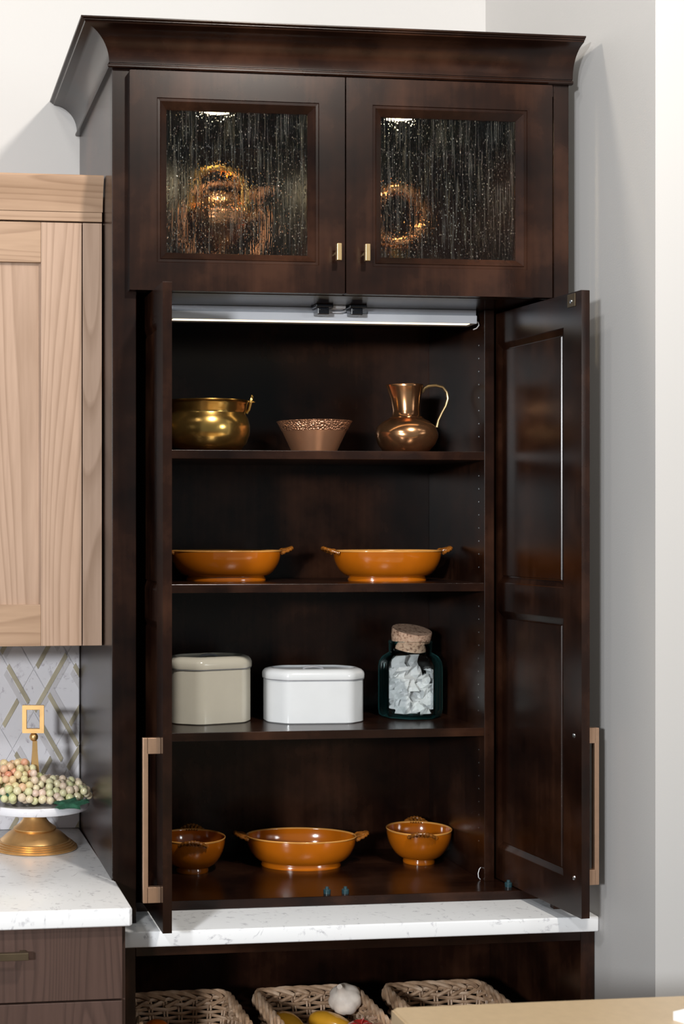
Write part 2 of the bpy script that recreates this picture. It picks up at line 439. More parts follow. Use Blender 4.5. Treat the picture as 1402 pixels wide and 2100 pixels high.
# backsplash of tiles between the left counter and the light cabinet
bs = struct('wall_backsplash', B(-0.77, -0.002, 0.604, YB - 0.001, 0.9145, 1.424), GROUT)
S = 1.2655e-3        # metres per photo pixel on that wall
def ce(c, e):        # lattice coordinates of the tile lines -> wall x, z
    px = (c + e) / 2; py = (e - c) / 2 * 1.75
    return (-0.1237 + (px - 68) * S, 1.2255 - (py - 1455) * S)
XL, XR, ZL, ZH = -0.768, -0.004, 0.916, 1.4225
def clip(poly):
    def cut(poly, f):
        out = []
        for i in range(len(poly)):
            a, b = poly[i], poly[(i + 1) % len(poly)]
            fa, fb = f(a), f(b)
            if fa >= 0: out.append(a)
            if (fa >= 0) != (fb >= 0):
                t = fa / (fa - fb); out.append((a[0] + (b[0] - a[0]) * t, a[1] + (b[1] - a[1]) * t))
        return out
    for f in (lambda p: p[0] - XL, lambda p: XR - p[0], lambda p: p[1] - ZL, lambda p: ZH - p[1]):
        poly = cut(poly, f)
        if len(poly) < 3: return None
    a = sum(poly[i][0] * poly[(i + 1) % len(poly)][1] - poly[(i + 1) % len(poly)][0] * poly[i][1] for i in range(len(poly)))
    return poly if abs(a) > 2e-5 else None
def tile(name, quad, y0, mat):
    p = clip([ce(*q) for q in quad])
    if not p: return
    bm = bmesh.new()
    f = [bm.verts.new((x, y0, z)) for x, z in p]; b = [bm.verts.new((x, 0.605, z)) for x, z in p]
    n = len(p); bm.faces.new(f); bm.faces.new(b[::-1])
    for i in range(n): bm.faces.new((f[i], b[i], b[(i + 1) % n], f[(i + 1) % n]))
    part(name, bm, mat, bs)
C0, E0, P = -714, 904, 137
g = 1.2
for i in range(-7, 4):
    for j in range(-8, 5):
        c, e = C0 + P * i, E0 + P * j
        for ca, cb in ((c, c + 87), (c - 50, c)):
            for ea, eb in ((e, e + 87), (e - 50, e)):
                tile('tile', [(ca + g, ea + g), (cb - g, ea + g), (cb - g, eb - g), (ca + g, eb - g)], 0.6015, MARBLE_TILE)
        gold = [(c - 55, c - 45, e - 108, e - 22), (c - 129, c - 70, e - 52, e - 42)]
        vein = [(c - 69, c - 57, e - 106, e - 22, 0.6008)]
        if j % 2 == 0:
            gold.append((c - 5, c + 5, e + 10, e + 130)); vein.append((c + 6.5, c + 18, e + 10, e + 128, 0.6000))
        if i % 2 == 0:
            gold.append((c - 48, c + 83, e - 5, e + 5)); vein.append((c - 46, c + 80, e + 6.5, e + 17, 0.6004))
        for ca, cb, ea, eb in gold:
            tile('gold_strip', [(ca, ea), (cb, ea), (cb, eb), (ca, eb)], 0.5992, GOLD_TILE)
        for ca, cb, ea, eb, dy in vein:
            tile('veined_strip', [(ca, ea), (cb, ea), (cb, eb), (ca, eb)], dy, VEIN_TILE)

# ------------------------------------------------------------------ panel door mesh
def framed(w, h, y0, y1, opens, steps, through=False):
    """door slab x 0..w, z 0..h, y0..y1 with stepped openings on both faces; returns bmesh.
    steps: list of (inset, depth) walking inwards from each opening edge"""
    bm = bmesh.new()
    xs = sorted({0, w, *[o[0] for o in opens], *[o[1] for o in opens]})
    zs = sorted({0, h, *[o[2] for o in opens], *[o[3] for o in opens]})
    def quad(*p): bm.faces.new([bm.verts.new(q) for q in p])
    for y, s in ((y0, 1), (y1, -1)):
        for xa, xb in zip(xs, xs[1:]):
            for za, zb in zip(zs, zs[1:]):
                if any(o[0] <= xa and xb <= o[1] and o[2] <= za and zb <= o[3] for o in opens): continue
                quad((xa, y, za), (xb, y, za), (xb, y, zb), (xa, y, zb))
        for o in opens:
            pi, pd = 0.0, 0.0
            full = [(0, 0)] + list(steps)
            if through and s == -1: full = [(0, 0), (steps[-1][0], 0.0)]
            for (ia, da), (ib, db) in zip(full, full[1:]):
                A = (o[0] + ia, o[1] - ia, o[2] + ia, o[3] - ia); ya = y + s * da
                C = (o[0] + ib, o[1] - ib, o[2] + ib, o[3] - ib); yb = y + s * db
                quad((A[0], ya, A[2]), (A[1], ya, A[2]), (C[1], yb, C[2]), (C[0], yb, C[2]))
                quad((A[0], ya, A[3]), (A[1], ya, A[3]), (C[1], yb, C[3]), (C[0], yb, C[3]))
                quad((A[0], ya, A[2]), (A[0], ya, A[3]), (C[0], yb, C[3]), (C[0], yb, C[2]))
                quad((A[1], ya, A[2]), (A[1], ya, A[3]), (C[1], yb, C[3]), (C[1], yb, C[2]))
            if through and s == 1:
                ib, db = steps[-1]; ya = y0 + db; yb = y1
                C = (o[0] + ib, o[1] - ib, o[2] + ib, o[3] - ib)
                quad((C[0], ya, C[2]), (C[1], ya, C[2]), (C[1], yb, C[2]), (C[0], yb, C[2]))
                quad((C[0], ya, C[3]), (C[1], ya, C[3]), (C[1], yb, C[3]), (C[0], yb, C[3]))
                quad((C[0], ya, C[2]), (C[0], ya, C[3]), (C[0], yb, C[3]), (C[0], yb, C[2]))
                quad((C[1], ya, C[2]), (C[1], ya, C[3]), (C[1], yb, C[3]), (C[1], yb, C[2]))
    quad((0, y0, 0), (w, y0, 0), (w, y1, 0), (0, y1, 0)); quad((0, y0, h), (w, y0, h), (w, y1, h), (0, y1, h))
    quad((0, y0, 0), (0, y0, h), (0, y1, h), (0, y1, 0)); quad((w, y0, 0), (w, y0, h), (w, y1, h), (w, y1, 0))
    bmesh.ops.remove_doubles(bm, verts=bm.verts, dist=1e-6)
    # small eased edges along the outer arrises
    es = [e for e in bm.edges if len(e.link_faces) == 2 and
          all(abs(v.co.x) < 1e-6 or abs(v.co.x - w) < 1e-6 or abs(v.co.z) < 1e-6 or abs(v.co.z - h) < 1e-6 for v in e.verts) and
          abs(e.link_faces[0].normal.dot(e.link_faces[1].normal)) < 0.5]
    bmesh.ops.recalc_face_normals(bm, faces=bm.faces)
    bmesh.ops.bevel(bm, geom=es, offset=0.0015, segments=2, profile=0.5, affect='EDGES')
    return bm

# ------------------------------------------------------------------ tall pantry cabinet
ZC = 0.817         # quartz top under the cabinet
ZF = 0.839         # cabinet floor
ZU = 2.2285        # underside of the glazed upper part
pan = thing('pantry_cabinet', 'tall espresso pantry cabinet with two glazed doors above two long open doors', 'cabinet', (0.5335, 0.3, ZC))
def P_(name, bm, mat=ESP, **k): return part(name, bm, mat, pan, world=True, **k)
P_('side_panel', B(0, 0.019, 0.0205, YB - 0.002, ZC, 2.724, bev=0.001))
P_('side_panel', B(W - 0.019, W, 0.0205, YB - 0.002, ZC, 2.724, bev=0.001))
P_('stile', B(0, 0.055, 0.0, 0.02, ZC, 2.724, bev=0.0015))
P_('stile', B(1.03, W, 0.0, 0.02, ZC, 2.724, bev=0.0015))
P_('top_rail', B(0.0555, 1.0295, 0.0, 0.02, 2.695, 2.724, bev=0.001), ESPX)
P_('bottom_panel', B(0.0195, W - 0.0195, 0.10, 0.598, ZC + 0.0003, ZF, bev=0.0015), ESPX)
P_('back_panel', B(0.0195, W - 0.0195, 0.5985, 0.616, ZC, 2.70))
P_('middle_panel', B(0.0195, W - 0.0195, 0.0205, 0.598, ZU, 2.2475, bev=0.001), ESPX)
P_('top_panel', B(0.0195, W - 0.0195, 0.0205, 0.598, 2.70, 2.72), ESPX)
P_('partition', B(0.1055, 0.13, 0.20, 0.598, ZF, ZU, bev=0.001))
P_('partition', B(0.9414, 0.9661, 0.20, 0.598, ZF, ZU, bev=0.001))
for z in (1.8835, 1.5644, 1.2125):
    P_('shelf', B(0.1302, 0.9412, 0.20, 0.597, z - 0.0205, z, bev=0.001), ESPX)
# crown
prof = [(0.0, 2.7225), (0.009, 2.7225), (0.0115, 2.725), (0.0115, 2.7285), (0.009, 2.731), (0.0055, 2.7315), (0.0055, 2.7345), (0.0075, 2.7345)]
for k in range(0, 11):
    a = R(82) * k / 10
    prof.append((0.0075 + 0.0655 * (1 - math.cos(a)), 2.7355 + 0.0665 * math.sin(a)))
prof += [(0.068, 2.8025), (0.0695, 2.8055), (0.0735, 2.8065), (0.0735, 2.8085), (0.0775, 2.8095), (0.0785, 2.811), (0.0785, 2.8135), (0.0, 2.8135)]
bm = bmesh.new(); rows = []
for p in range(3):
    rows.append([bm.verts.new([(-d, YB - 0.002, z), (-d, -d, z), (1.073, -d, z)][p]) for d, z in prof])
for A, C in zip(rows, rows[1:]):
    for i in range(len(prof)):
        j = (i + 1) % len(prof); bm.faces.new((A[i], A[j], C[j], C[i]))
bm.faces.new(rows[0]); bm.faces.new(rows[2][::-1])
bmesh.ops.recalc_face_normals(bm, faces=bm.faces)
P_('crown_moulding', bm, ESPX, smooth=True, angle=22)
P_('crown_top', B(0.0, 1.073, 0.0, YB - 0.002, 2.803, 2.813), ESPX)
P_('crown_back', B(0.001, 1.072, 0.0005, 0.018, 2.7245, 2.8025), ESPX)

# glazed doors
for k, (x0, w_, knobx) in enumerate(((0.0368, 0.4905, 0.5069), (0.5305, 0.4870, 0.5727))):
    z0, h = 2.2275, 2.7155 - 2.2275
    ow = (0.0613, w_ - 0.0597)
    bm = framed(w_, h, 0.0, 0.0215, [(ow[0], ow[1], 0.0625, h - 0.0595)],
                [(0.0015, 0.002), (0.007, 0.0022), (0.0085, 0.0005), (0.0235, 0.013)], through=True)
    d = part('glass_door', bm, ESP, pan)
    d.location = Vector((x0, -0.022, z0)) - ORIG[pan]
    ORIG[d] = Vector((x0, -0.022, z0))
    i_ = 0.0225
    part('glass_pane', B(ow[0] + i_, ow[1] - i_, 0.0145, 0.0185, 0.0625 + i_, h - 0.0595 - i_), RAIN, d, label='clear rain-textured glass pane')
    kb = bmesh.new()
    box(kb, knobx - 0.0055, knobx + 0.0055, -0.050, -0.038, 2.2985, 2.3365, bev=0.001)
    tube(kb, [(knobx, -0.040, 2.3175), (knobx, -0.022, 2.3175)], 0.0045, 10)
    bmesh.ops.translate(kb, verts=kb.verts, vec=-ORIG[d])
    part('knob', kb, BRASSK, d, label='satin brass rectangular knob')

# long doors
DH = 2.2215 - 0.842
def long_door(loc, rz, sgn, hz):
    """local x runs from the free edge towards the hinge; inner face at y=0, outer at y=sgn*t"""
    t = 0.0195; w_ = 0.46
    op = [(0.078, w_ - 0.062, 0.076, 0.655), (0.078, w_ - 0.062, 0.722, DH - 0.0735)]
    st = [(0.002, 0.0005), (0.0155, 0.0060), (0.0175, 0.0062), (0.0195, 0.0032)]
    ya, yb = (0, t) if sgn > 0 else (-t, 0)
    bm = framed(w_, DH, ya, yb, op, st)
    d = part('long_door', bm, ESP, pan)
    d.location = Vector(loc) - ORIG[pan]; d.rotation_euler = (0, 0, rz)
    ORIG[d] = Vector(loc)
    for o in op:
        part('door_panel', B(o[0] + 0.0190, o[1] - 0.0190, ya + 0.0030, yb - 0.0030, o[2] + 0.0190, o[3] - 0.0190), ESP, d)
    hb = bmesh.new(); o1 = sgn * t; tip = sgn * (t + 0.038); xi = sgn * (t + 0.027)
    hx0, hx1 = 0.026, 0.040
    z0, z1 = hz
    ys = sorted((xi, tip))
    box(hb, hx0, hx1, ys[0], ys[1], z0, z1, bev=0.001)
    for za, zb in ((z0, z0 + 0.034), (z1 - 0.034, z1)):
        ys = sorted((o1, sgn * (t + 0.030)))
        box(hb, hx0, hx1, ys[0], ys[1], za, zb, bev=0.001)
    part('handle', hb, BRONZE, d, label='champagne bronze square bar handle')
    for z in (z0 + 0.017, z1 - 0.017):
        s = bmesh.new(); lathe(s, [(0, 0), (0.0055, 0.0), (0.005, 0.0015), (0.002, 0.0018), (0, 0.001)], 14)
        bmesh.ops.rotate(s, verts=s.verts, cent=(0, 0, 0), matrix=Matrix.Rotation(R(-90 if sgn < 0 else 90), 3, 'X'))
        bmesh.ops.translate(s, verts=s.verts, vec=(0.033, 0, z))
        part('screw', s, STEEL, d, label='bright steel screw head')
    pl = bmesh.new(); y_ = -sgn * 0.0008
    box(pl, 0.026, 0.060, min(0, y_ * 2), max(0, y_ * 2), DH - 0.032, DH - 0.003, bev=0.0006, seg=1)
    part('strike_plate', pl, DKBRONZE, d, label='dull bronze catch plate')
    s = bmesh.new(); lathe(s, [(0, 0), (0.0045, 0.0), (0.004, 0.002), (0, 0.0022)], 12)
    bmesh.ops.rotate(s, verts=s.verts, cent=(0, 0, 0), matrix=Matrix.Rotation(R(-90 if sgn < 0 else 90), 3, 'X'))
    if sgn > 0: pass
    bmesh.ops.translate(s, verts=s.verts, vec=(0.042, y_ * 2, DH - 0.02))
    part('screw', s, STEEL, d, label='bright steel screw head')
    return d
long_door((0.1020, -0.189, 0.842), R(90), 1, (0.059, 0.4105))
long_door((1.0130, -0.186, 0.842), R(94.8), -1, (0.0665, 0.4145))

# catches, stops and shelf pin holes
for x0 in (0.508, 0.590):
    bm = bmesh.new()
    box(bm, x0, x0 + 0.042, 0.150, 0.199, 2.221, 2.2283, bev=0.0015)
    box(bm, x0 + 0.006, x0 + 0.034, 0.158, 0.197, 2.205, 2.2215, bev=0.002)
    box(bm, x0 + 0.010, x0 + 0.030, 0.1555, 0.16, 2.2145, 2.2175, bev=0.0005)
    P_('catch', bm, BLACKP, label='black push catch')
bm = bmesh.new()
box(bm, 0.5545, 0.586, 0.17, 0.199, 2.2215, 2.2283, bev=0.001)
tube(bm, [(0.549, 0.192, 2.216), (0.560, 0.185, 2.2135), (0.578, 0.185, 2.2135), (0.592, 0.192, 2.219)], 0.0014, 6)
P_('connector', bm, WHITEP, label='white plastic wire connector')
for x, y in ((0.528, 0.128), (0.5712, 0.124), (0.977, 0.138)):
    bm = bmesh.new(); lathe(bm, [(0, 0), (0.0085, 0), (0.0088, 0.009), (0.0075, 0.0105), (0.0045, 0.011), (0.004, 0.0155), (0.003, 0.0165), (0, 0.0165)], 20, c=(x, y, ZF))
    P_('door_stop', bm, TEALRUB, smooth=True, label='small dark teal rubber door stop')
bm = bmesh.new()
z = 0.93
while z < 2.15:
    if min(abs(z - s) for s in (1.8735, 1.5545, 1.2025)) > 0.02:
        box(bm, 0.9407, 0.9416, 0.2365, 0.2393, z - 0.0013, z + 0.0013)
    z += 0.032
P_('pin_socket', bm, STEEL, kind='stuff', label='row of tiny steel shelf pin sockets')

# light bar under the upper part
lb = thing('light_bar', 'slim white aluminium light bar glowing under the top of the open pantry', 'lamp', (0.5435, 0.225, 2.194))
part('bracket', B(0.172, 0.9229, 0.206, 0.262, 2.2145, 2.2283, bev=0.0008), ALU, lb, world=True)
part('housing', B(0.170, 0.9229, 0.2005, 0.262, 2.1945, 2.2140, bev=0.0008), ALU_W, lb, world=True)
part('diffuser', B(0.175, 0.905, 0.2020, 0.224, 2.1933, 2.1946), LEDM, lb, world=True, label='glowing warm white strip')
bm = bmesh.new(); tube(bm, [(0.9235, 0.215, 2.202), (0.931, 0.215, 2.2), (0.934, 0.217, 2.193), (0.930, 0.222, 2.186), (0.925, 0.23, 2.184)], 0.0014, 6)
part('cable', bm, WHITEP, lb, world=True, smooth=True)
bm = bmesh.new(); tube(bm, [(0.9395, 0.22, 0.868), (0.934, 0.214, 0.866), (0.930, 0.212, 0.856), (0.931, 0.212, 0.846), (0.937, 0.216, 0.8405)], 0.0010, 6)
mesh_thing('cable', bm, WHITEP, 'short white cable loop poking out at the bottom right corner of the pantry floor', 'cable')

# puck lights
for x, lab in ((0.2822, 'round puck light glowing behind the left glass door'), (0.7317, 'round puck light glowing behind the right glass door')):
    pk = thing('puck_light', lab, 'lamp', (x, 0.2, 2.70))
    bm = bmesh.new(); lathe(bm, [(0.030, -0.0005), (0.034, -0.0005), (0.034, -0.010), (0.030, -0.012), (0.030, -0.0005)], 32)
    part('housing', bm, ALU, pk, smooth=True)
    bm = bmesh.new(); lathe(bm, [(0, -0.002), (0.0295, -0.002), (0.0295, -0.011), (0.022, -0.013), (0, -0.0135)], 32)
    part('lens', bm, PUCKM, pk, smooth=True, label='glowing warm lens')

# ------------------------------------------------------------------ base under the pantry, quartz tops
cb = thing('base_cabinet', 'dark espresso open base cabinet holding wicker baskets under the pantry', 'cabinet', (0.5535, 0.28, 0.0))
def CB(name, bm, mat=ESP, **k): return part(name, bm, mat, cb, world=True, **k)
CB('side_panel', B(0.001, 0.0456, -0.05, 0.616, 0.0, 0.7815, bev=0.001))
CB('side_panel', B(1.0726, 1.1060, -0.05, 0.616, 0.0, 0.7815, bev=0.001))
CB('top_rail', B(0.0458, 1.0724, -0.05, -0.03, 0.757, 0.7815, bev=0.001), ESPX)
CB('back_panel', B(0.0458, 1.0724, 0.50, 0.516, 0.1, 0.7815))
CB('shelf', B(0.0458, 1.0724, -0.045, 0.4995, 0.433, 0.455, bev=0.001), ESPX)
CB('bottom_panel', B(0.0458, 1.0724, -0.045, 0.4995, 0.1, 0.122), ESPX)
CB('toe_kick', B(0.0458, 1.0724, 0.02, 0.036, 0.0, 0.0995), ESPX)
mesh_thing('quartz_counter', B(0.0005, 1.1060, -0.0735, 0.616, 0.7820, ZC - 0.0002, bev=0.0035, seg=3), QUARTZ,
           'white quartz counter top below the open pantry doors', 'countertop')

# ------------------------------------------------------------------ left base cabinet and top
lbz = thing('drawer_cabinet', 'smoky walnut drawer base cabinet at the left edge', 'cabinet', (-0.35, 0.15, 0.0))
LB = lambda n, bm, m=WAL, **k: part(n, bm, m, lbz, world=True, **k)
LB('body', B(-0.75, -0.0015, -0.2145, 0.603, 0.0, 0.8755, bev=0.001))
for z0, z1 in ((0.7225, 0.8735), (0.435, 0.7185), (0.11, 0.431)):
    d = LB('drawer', B(-0.595, -0.0105, -0.235, -0.2150, z0, z1, bev=0.0012))
    zc = 0.826 if z0 > 0.7 else (z0 + z1) / 2
    hb = bmesh.new(); box(hb, -0.398, -0.2084, -0.270, -0.258, zc - 0.0075, zc + 0.0075, bev=0.001)
    for x in (-0.388, -0.2184): box(hb, x - 0.006, x + 0.006, -0.260, -0.2352, zc - 0.005, zc + 0.005, bev=0.0005)
    bmesh.ops.translate(hb, verts=hb.verts, vec=-ORIG[lbz])
    part('handle', hb, DKBRONZE, d, label='dull bronze bar handle')
bm = bmesh.new()
prism(bm, [(-0.77, YB - 0.003), (-0.77, -0.252), (0.002, -0.252), (0.008, -0.246), (0.008, -0.004), (-0.0012, -0.004), (-0.0012, YB - 0.003)], 0.8760, 0.9140)
es = [e for e in bm.edges if abs(e.verts[0].co.z - e.verts[1].co.z) < 1e-6]
bmesh.ops.bevel(bm, geom=es, offset=0.004, segments=3, profile=0.5, affect='EDGES')
mesh_thing('quartz_counter', bm, QUARTZ, 'white quartz counter top on the left under the light wood cabinet', 'countertop')

# ------------------------------------------------------------------ light wood wall cabinet
lw = thing('wall_cabinet', 'light natural wood wall cabinet with a recessed panel door, left of the pantry', 'cabinet', (-0.4, 0.37, 1.4255))
LW = lambda n, bm, m=ALD_Z, **k: part(n, bm, m, lw, world=True, **k)
LW('body', B(-0.95, -0.001, 0.160, YB - 0.002, 1.4255, 2.47, bev=0.001))
LW('filler_strip', B(-0.0485, -0.004, 0.1395, 0.1595, 1.4265, 2.404, bev=0.0012))
d = LW('door', B(-0.50, -0.135, 0.150, 0.1575, 1.50, 2.33, bev=0.0))
def LD(n, bm, m):
    bmesh.ops.translate(bm, verts=bm.verts, vec=-ORIG[lw]); return part(n, bm, m, d)
LD('door_stile', B(-0.1458, -0.0510, 0.1395, 0.1595, 1.4265, 2.4035, bev=0.0012), ALD_Z)
LD('door_stile', B(-0.5950, -0.5000, 0.1395, 0.1595, 1.4265, 2.4035, bev=0.0012), ALD_Z)
LD('door_rail', B(-0.4998, -0.1460, 0.1397, 0.1593, 2.3105, 2.4035, bev=0.0012), ALD_X)
LD('door_rail', B(-0.4998, -0.1460, 0.1397, 0.1593, 1.4265, 1.5222, bev=0.0012), ALD_X)
# crown with a band below
bm = bmesh.new()
pr = [(0.1345, 2.4285), (0.1330, 2.445), (0.1290, 2.463), (0.1220, 2.482), (0.1150, 2.497), (0.1140, 2.506), (0.1165, 2.510), (0.175, 2.510), (0.175, 2.4285)]
r0 = [bm.verts.new((-0.95, y, z)) for y, z in pr]; r1 = [bm.verts.new((-0.003, y, z)) for y, z in pr]
for i in range(len(pr)):
    j = (i + 1) % len(pr); bm.faces.new((r0[i], r0[j], r1[j], r1[i]))
bm.faces.new(r0); bm.faces.new(r1[::-1])
LW('crown_moulding', bm, ALD_X, smooth=True, angle=25)
LW('crown_band', B(-0.95, -0.004, 0.1365, 0.165, 2.4065, 2.4283, bev=0.001), ALD_X)

# ------------------------------------------------------------------ island in the foreground
bm = bmesh.new()
prism(bm, [(0.3295, -0.959), (0.3295, -2.2), (2.2, -2.2), (2.2, -0.959)], 0.874, 0.914)
es = [e for e in bm.edges if abs(e.verts[0].co.z - e.verts[1].co.z) > 0.01]
bmesh.ops.bevel(bm, geom=es, offset=0.006, segments=3, affect='EDGES')
es = [e for e in bm.edges if abs(e.verts[0].co.z - e.verts[1].co.z) < 1e-6]
bmesh.ops.bevel(bm, geom=es, offset=0.003, segments=2, affect='EDGES')
mesh_thing('island_counter', bm, BEIGE, 'beige island counter top in the blurred foreground at lower right', 'countertop')
isl = thing('kitchen_island', 'pale island base carrying the beige foreground counter', 'cabinet', (1.25, -1.6, 0))
part('body', B(0.345, 2.18, -2.18, -0.98, 0.0, 0.8735, bev=0.002), BEIGE, isl, world=True)
bk = thing('brochure_stack', 'small white stack of brochures on the beige counter at the lower right corner', 'papers', (0.8535, -1.148, 0.9142), R(24))
for k in range(5):
    part('sheet', B(-0.06, 0.06, -0.1, 0.1, k * 0.0028, k * 0.0028 + 0.0026), PAPER, bk)

# ------------------------------------------------------------------ things on the shelves
SZ1, SZ2, SZ3 = 1.8835, 1.5644, 1.2125
# brass pot
pot = thing('brass_pot', 'aged brass pot with a bail ear on the top pantry shelf', 'pot', (0.2790, 0.362, SZ1))
bm = bmesh.new()
lathe(bm, [(0, 0.002), (0.070, 0.0), (0.092, 0.006), (0.106, 0.022), (0.1145, 0.046), (0.1150, 0.066), (0.1100, 0.086), (0.1035, 0.095), (0.1030, 0.099),
           (0.1060, 0.104), (0.1085, 0.118), (0.1105, 0.124), (0.1135, 0.1255), (0.1125, 0.128), (0.108, 0.127), (0.1040, 0.104), (0.101, 0.097), (0.1075, 0.086), (0.1125, 0.06), (0.103, 0.022), (0.07, 0.006), (0, 0.006)], 64)
part('body', bm, BRASS, pot, smooth=True, angle=60)
for s in (1, -1):
    bm = bmesh.new()
    tube(bm, [(s * 0.1065, 0, 0.098), (s * 0.1125, 0, 0.108), (s * 0.1155, 0, 0.120), (s * 0.118, 0, 0.132), (s * 0.1205, 0, 0.140), (s * 0.1195, 0, 0.144)], [0.004, 0.0035, 0.004, 0.0045, 0.004, 0.002], 10)
    tube(bm, [(s * 0.115, 0.004, 0.128), (s * 0.122, 0, 0.1265), (s * 0.128, -0.003, 0.126)], [0.003, 0.003, 0.001], 8)
    part('ear', bm, BRASS, pot, smooth=True)
pot.rotation_euler = (0, 0, R(-8))
# copper bowl
bw = thing('copper_bowl', 'flared satin copper bowl with a hammered band in the middle of the top shelf', 'bowl', (0.5605, 0.36, SZ1))
bm = bmesh.new()
lathe(bm, [(0, 0.001), (0.050, 0), (0.0545, 0.002), (0.0795, 0.0555), (0.0780, 0.0555), (0.0525, 0.004), (0, 0.004)], 64)
part('body', bm, COPPER_SATIN, bw, smooth=True)
bm = bmesh.new()
lathe(bm, [(0.0795, 0.0553), (0.081, 0.057), (0.0925, 0.0785), (0.0945, 0.0795), (0.0935, 0.0805), (0.0905, 0.0798), (0.0785, 0.0565)], 96)
part('rim_band', bm, HAMMER, bw, smooth=True, label='hammered copper rim band')
# copper jug
jug = thing('copper_jug', 'round bellied old copper jug with a thin brass handle on the top shelf', 'jug', (0.7985, 0.36, SZ1))
def dent(a, z): return 1 + 0.012 * math.sin(3 * a + z * 60) * (1 if z < 0.09 else 0.4) + 0.008 * math.sin(5 * a - z * 90)
bm = bmesh.new()
lathe(bm, [(0, 0.004), (0.035, 0.001), (0.046, 0.001), (0.057, 0.007), (0.071, 0.024), (0.0775, 0.042), (0.078, 0.052), (0.073, 0.068), (0.058, 0.082), (0.046, 0.088),
           (0.0415, 0.091), (0.0380, 0.0925), (0.0355, 0.098), (0.0345, 0.11), (0.0365, 0.14), (0.0405, 0.168), (0.0425, 0.1735), (0.0415, 0.175), (0.039, 0.168), (0.035, 0.14), (0.033, 0.11), (0.034, 0.095), (0, 0.09)], 64,
      fn=lambda a, z: dent(a, z) * (1 + (0.24 * max(0, math.cos(a - math.pi)) ** 4 * max(0, (z - 0.12) / 0.055))))
part('body', bm, COPPER, jug, smooth=True, angle=60)
bm = bmesh.new()
pts = [(0.040, 0, 0.156), (0.046, 0, 0.166), (0.056, 0, 0.1715), (0.075, 0, 0.174), (0.093, 0, 0.170), (0.1035, 0, 0.157), (0.1065, 0, 0.141), (0.101, 0, 0.122), (0.091, 0, 0.104), (0.082, 0, 0.085), (0.078, 0, 0.068)]
tube(bm, pts, [0.005, 0.0045, 0.0045, 0.0038, 0.0038, 0.0038, 0.0038, 0.0036, 0.0034, 0.0034, 0.004], 10)
part('handle', bm, BRASSK, jug, smooth=True, label='thin brass handle')
bm = bmesh.new(); lathe(bm, [(0.0405, 0.0895), (0.0425, 0.0905), (0.0415, 0.0935), (0.038, 0.0945)], 40)
part('neck_ring', bm, COPPER, jug, smooth=True)
jug.rotation_euler = (0, 0, R(-4))

# amber baking dishes
def dish(name, label, cat, a, b, h, foot, loc, rz, group, hl=0.032, hw=0.032):
    t = thing(name, label, cat, loc, rz, group)
    f = lambda r: r
    prof = [(0, 0.005), (foot - 0.05, 0.004), (foot - 0.02, 0.0), (foot + 0.012, 0.0), (foot + 0.02, 0.004), (foot + 0.002, 0.0085), (foot - 0.005, 0.0115)]
    z0 = 0.0115; z1 = 0.955 * h; f0 = foot - 0.005
    for k in range(1, 11):
        q = math.pi / 2 * k / 10
        prof.append((f0 + (0.985 - f0) * math.sin(q), z0 + (z1 - z0) * (1 - math.cos(q)) ** 0.85))
    for k in range(10, -1, -1):
        q = math.pi / 2 * k / 10
        prof.append(((f0 + (0.985 - f0) * math.sin(q)) * 0.972 if k else f0 * 0.9, z0 + 0.005 + (z1 - z0 - 0.005) * (1 - math.cos(q)) ** 0.85))
    prof.append((0, z0 + 0.004))
    bm = bmesh.new(); lathe(bm, prof, 72, a, b)
    part('body', bm, AMBER, t, smooth=True, angle=70)
    bm = bmesh.new(); lathe(bm, [(0.986, 0.945 * h), (1.0, 0.968 * h), (0.998, 0.992 * h), (0.982, h), (0.966, 0.988 * h), (0.962, 0.95 * h), (0.986, 0.945 * h)], 72, a, b)
    part('rim', bm, AMBER_LT, t, smooth=True, angle=80, label='pale amber rim')
    for s in (1, -1):
        bm = bmesh.new()
        # rope arc on the outer edge, with fanned ribs filling it
        n = 26; pts = []; rad = []
        for i in range(n + 1):
            q = -1 + 2 * i / n
            x = s * (0.962 * a + hl * (1 - abs(q) ** 2.4)); y = q * hw
            pts.append((x, y, h * (0.90 + 0.16 * (1 - q * q)))); rad.append(0.0052 * (0.82 + 0.28 * math.sin(i * 2.2)))
        tube(bm, pts, rad, 8)
        for q in (-0.66, -0.33, 0, 0.33, 0.66):
            x1 = s * (0.962 * a + hl * (1 - abs(q) ** 2.4))
            tube(bm, [(s * 0.955 * a, q * hw * 0.55, h * 0.93), ((s * 0.955 * a + x1) / 2, q * hw * 0.8, h * 1.0), (x1, q * hw, h * (0.93 + 0.13 * (1 - q * q)))], [0.0035, 0.0045, 0.0042], 8)
        part('handle', bm, AMBER_DK, t, smooth=True, angle=80, label='dark amber rope-twist handle')
    return t
G = 'amber gratin dishes'
d1 = dish('baking_dish', 'oval amber glazed baking dish on the right of the second shelf', 'dish', 0.1415, 0.098, 0.0775, 0.70, (0.7535, 0.375, SZ2), R(3), G)
copy_thing(d1, (0.3490, 0.425, SZ2), R(-2), 'oval amber glazed baking dish on the second shelf, half hidden by the left door')
copy_thing(d1, (0.5455, 0.432, ZF), R(-7), 'oval amber glazed baking dish in the middle of the pantry floor')
s1 = dish('gratin_bowl', 'small amber glazed bowl with two lug handles on the right of the pantry floor', 'bowl', 0.092, 0.0835, 0.088, 0.47, (0.8555, 0.43, ZF), R(-104), 'small amber bowls', 0.020, 0.034)
copy_thing(s1, (0.2590, 0.405, ZF), R(-100), 'small amber glazed bowl on the pantry floor, half hidden by the left door')

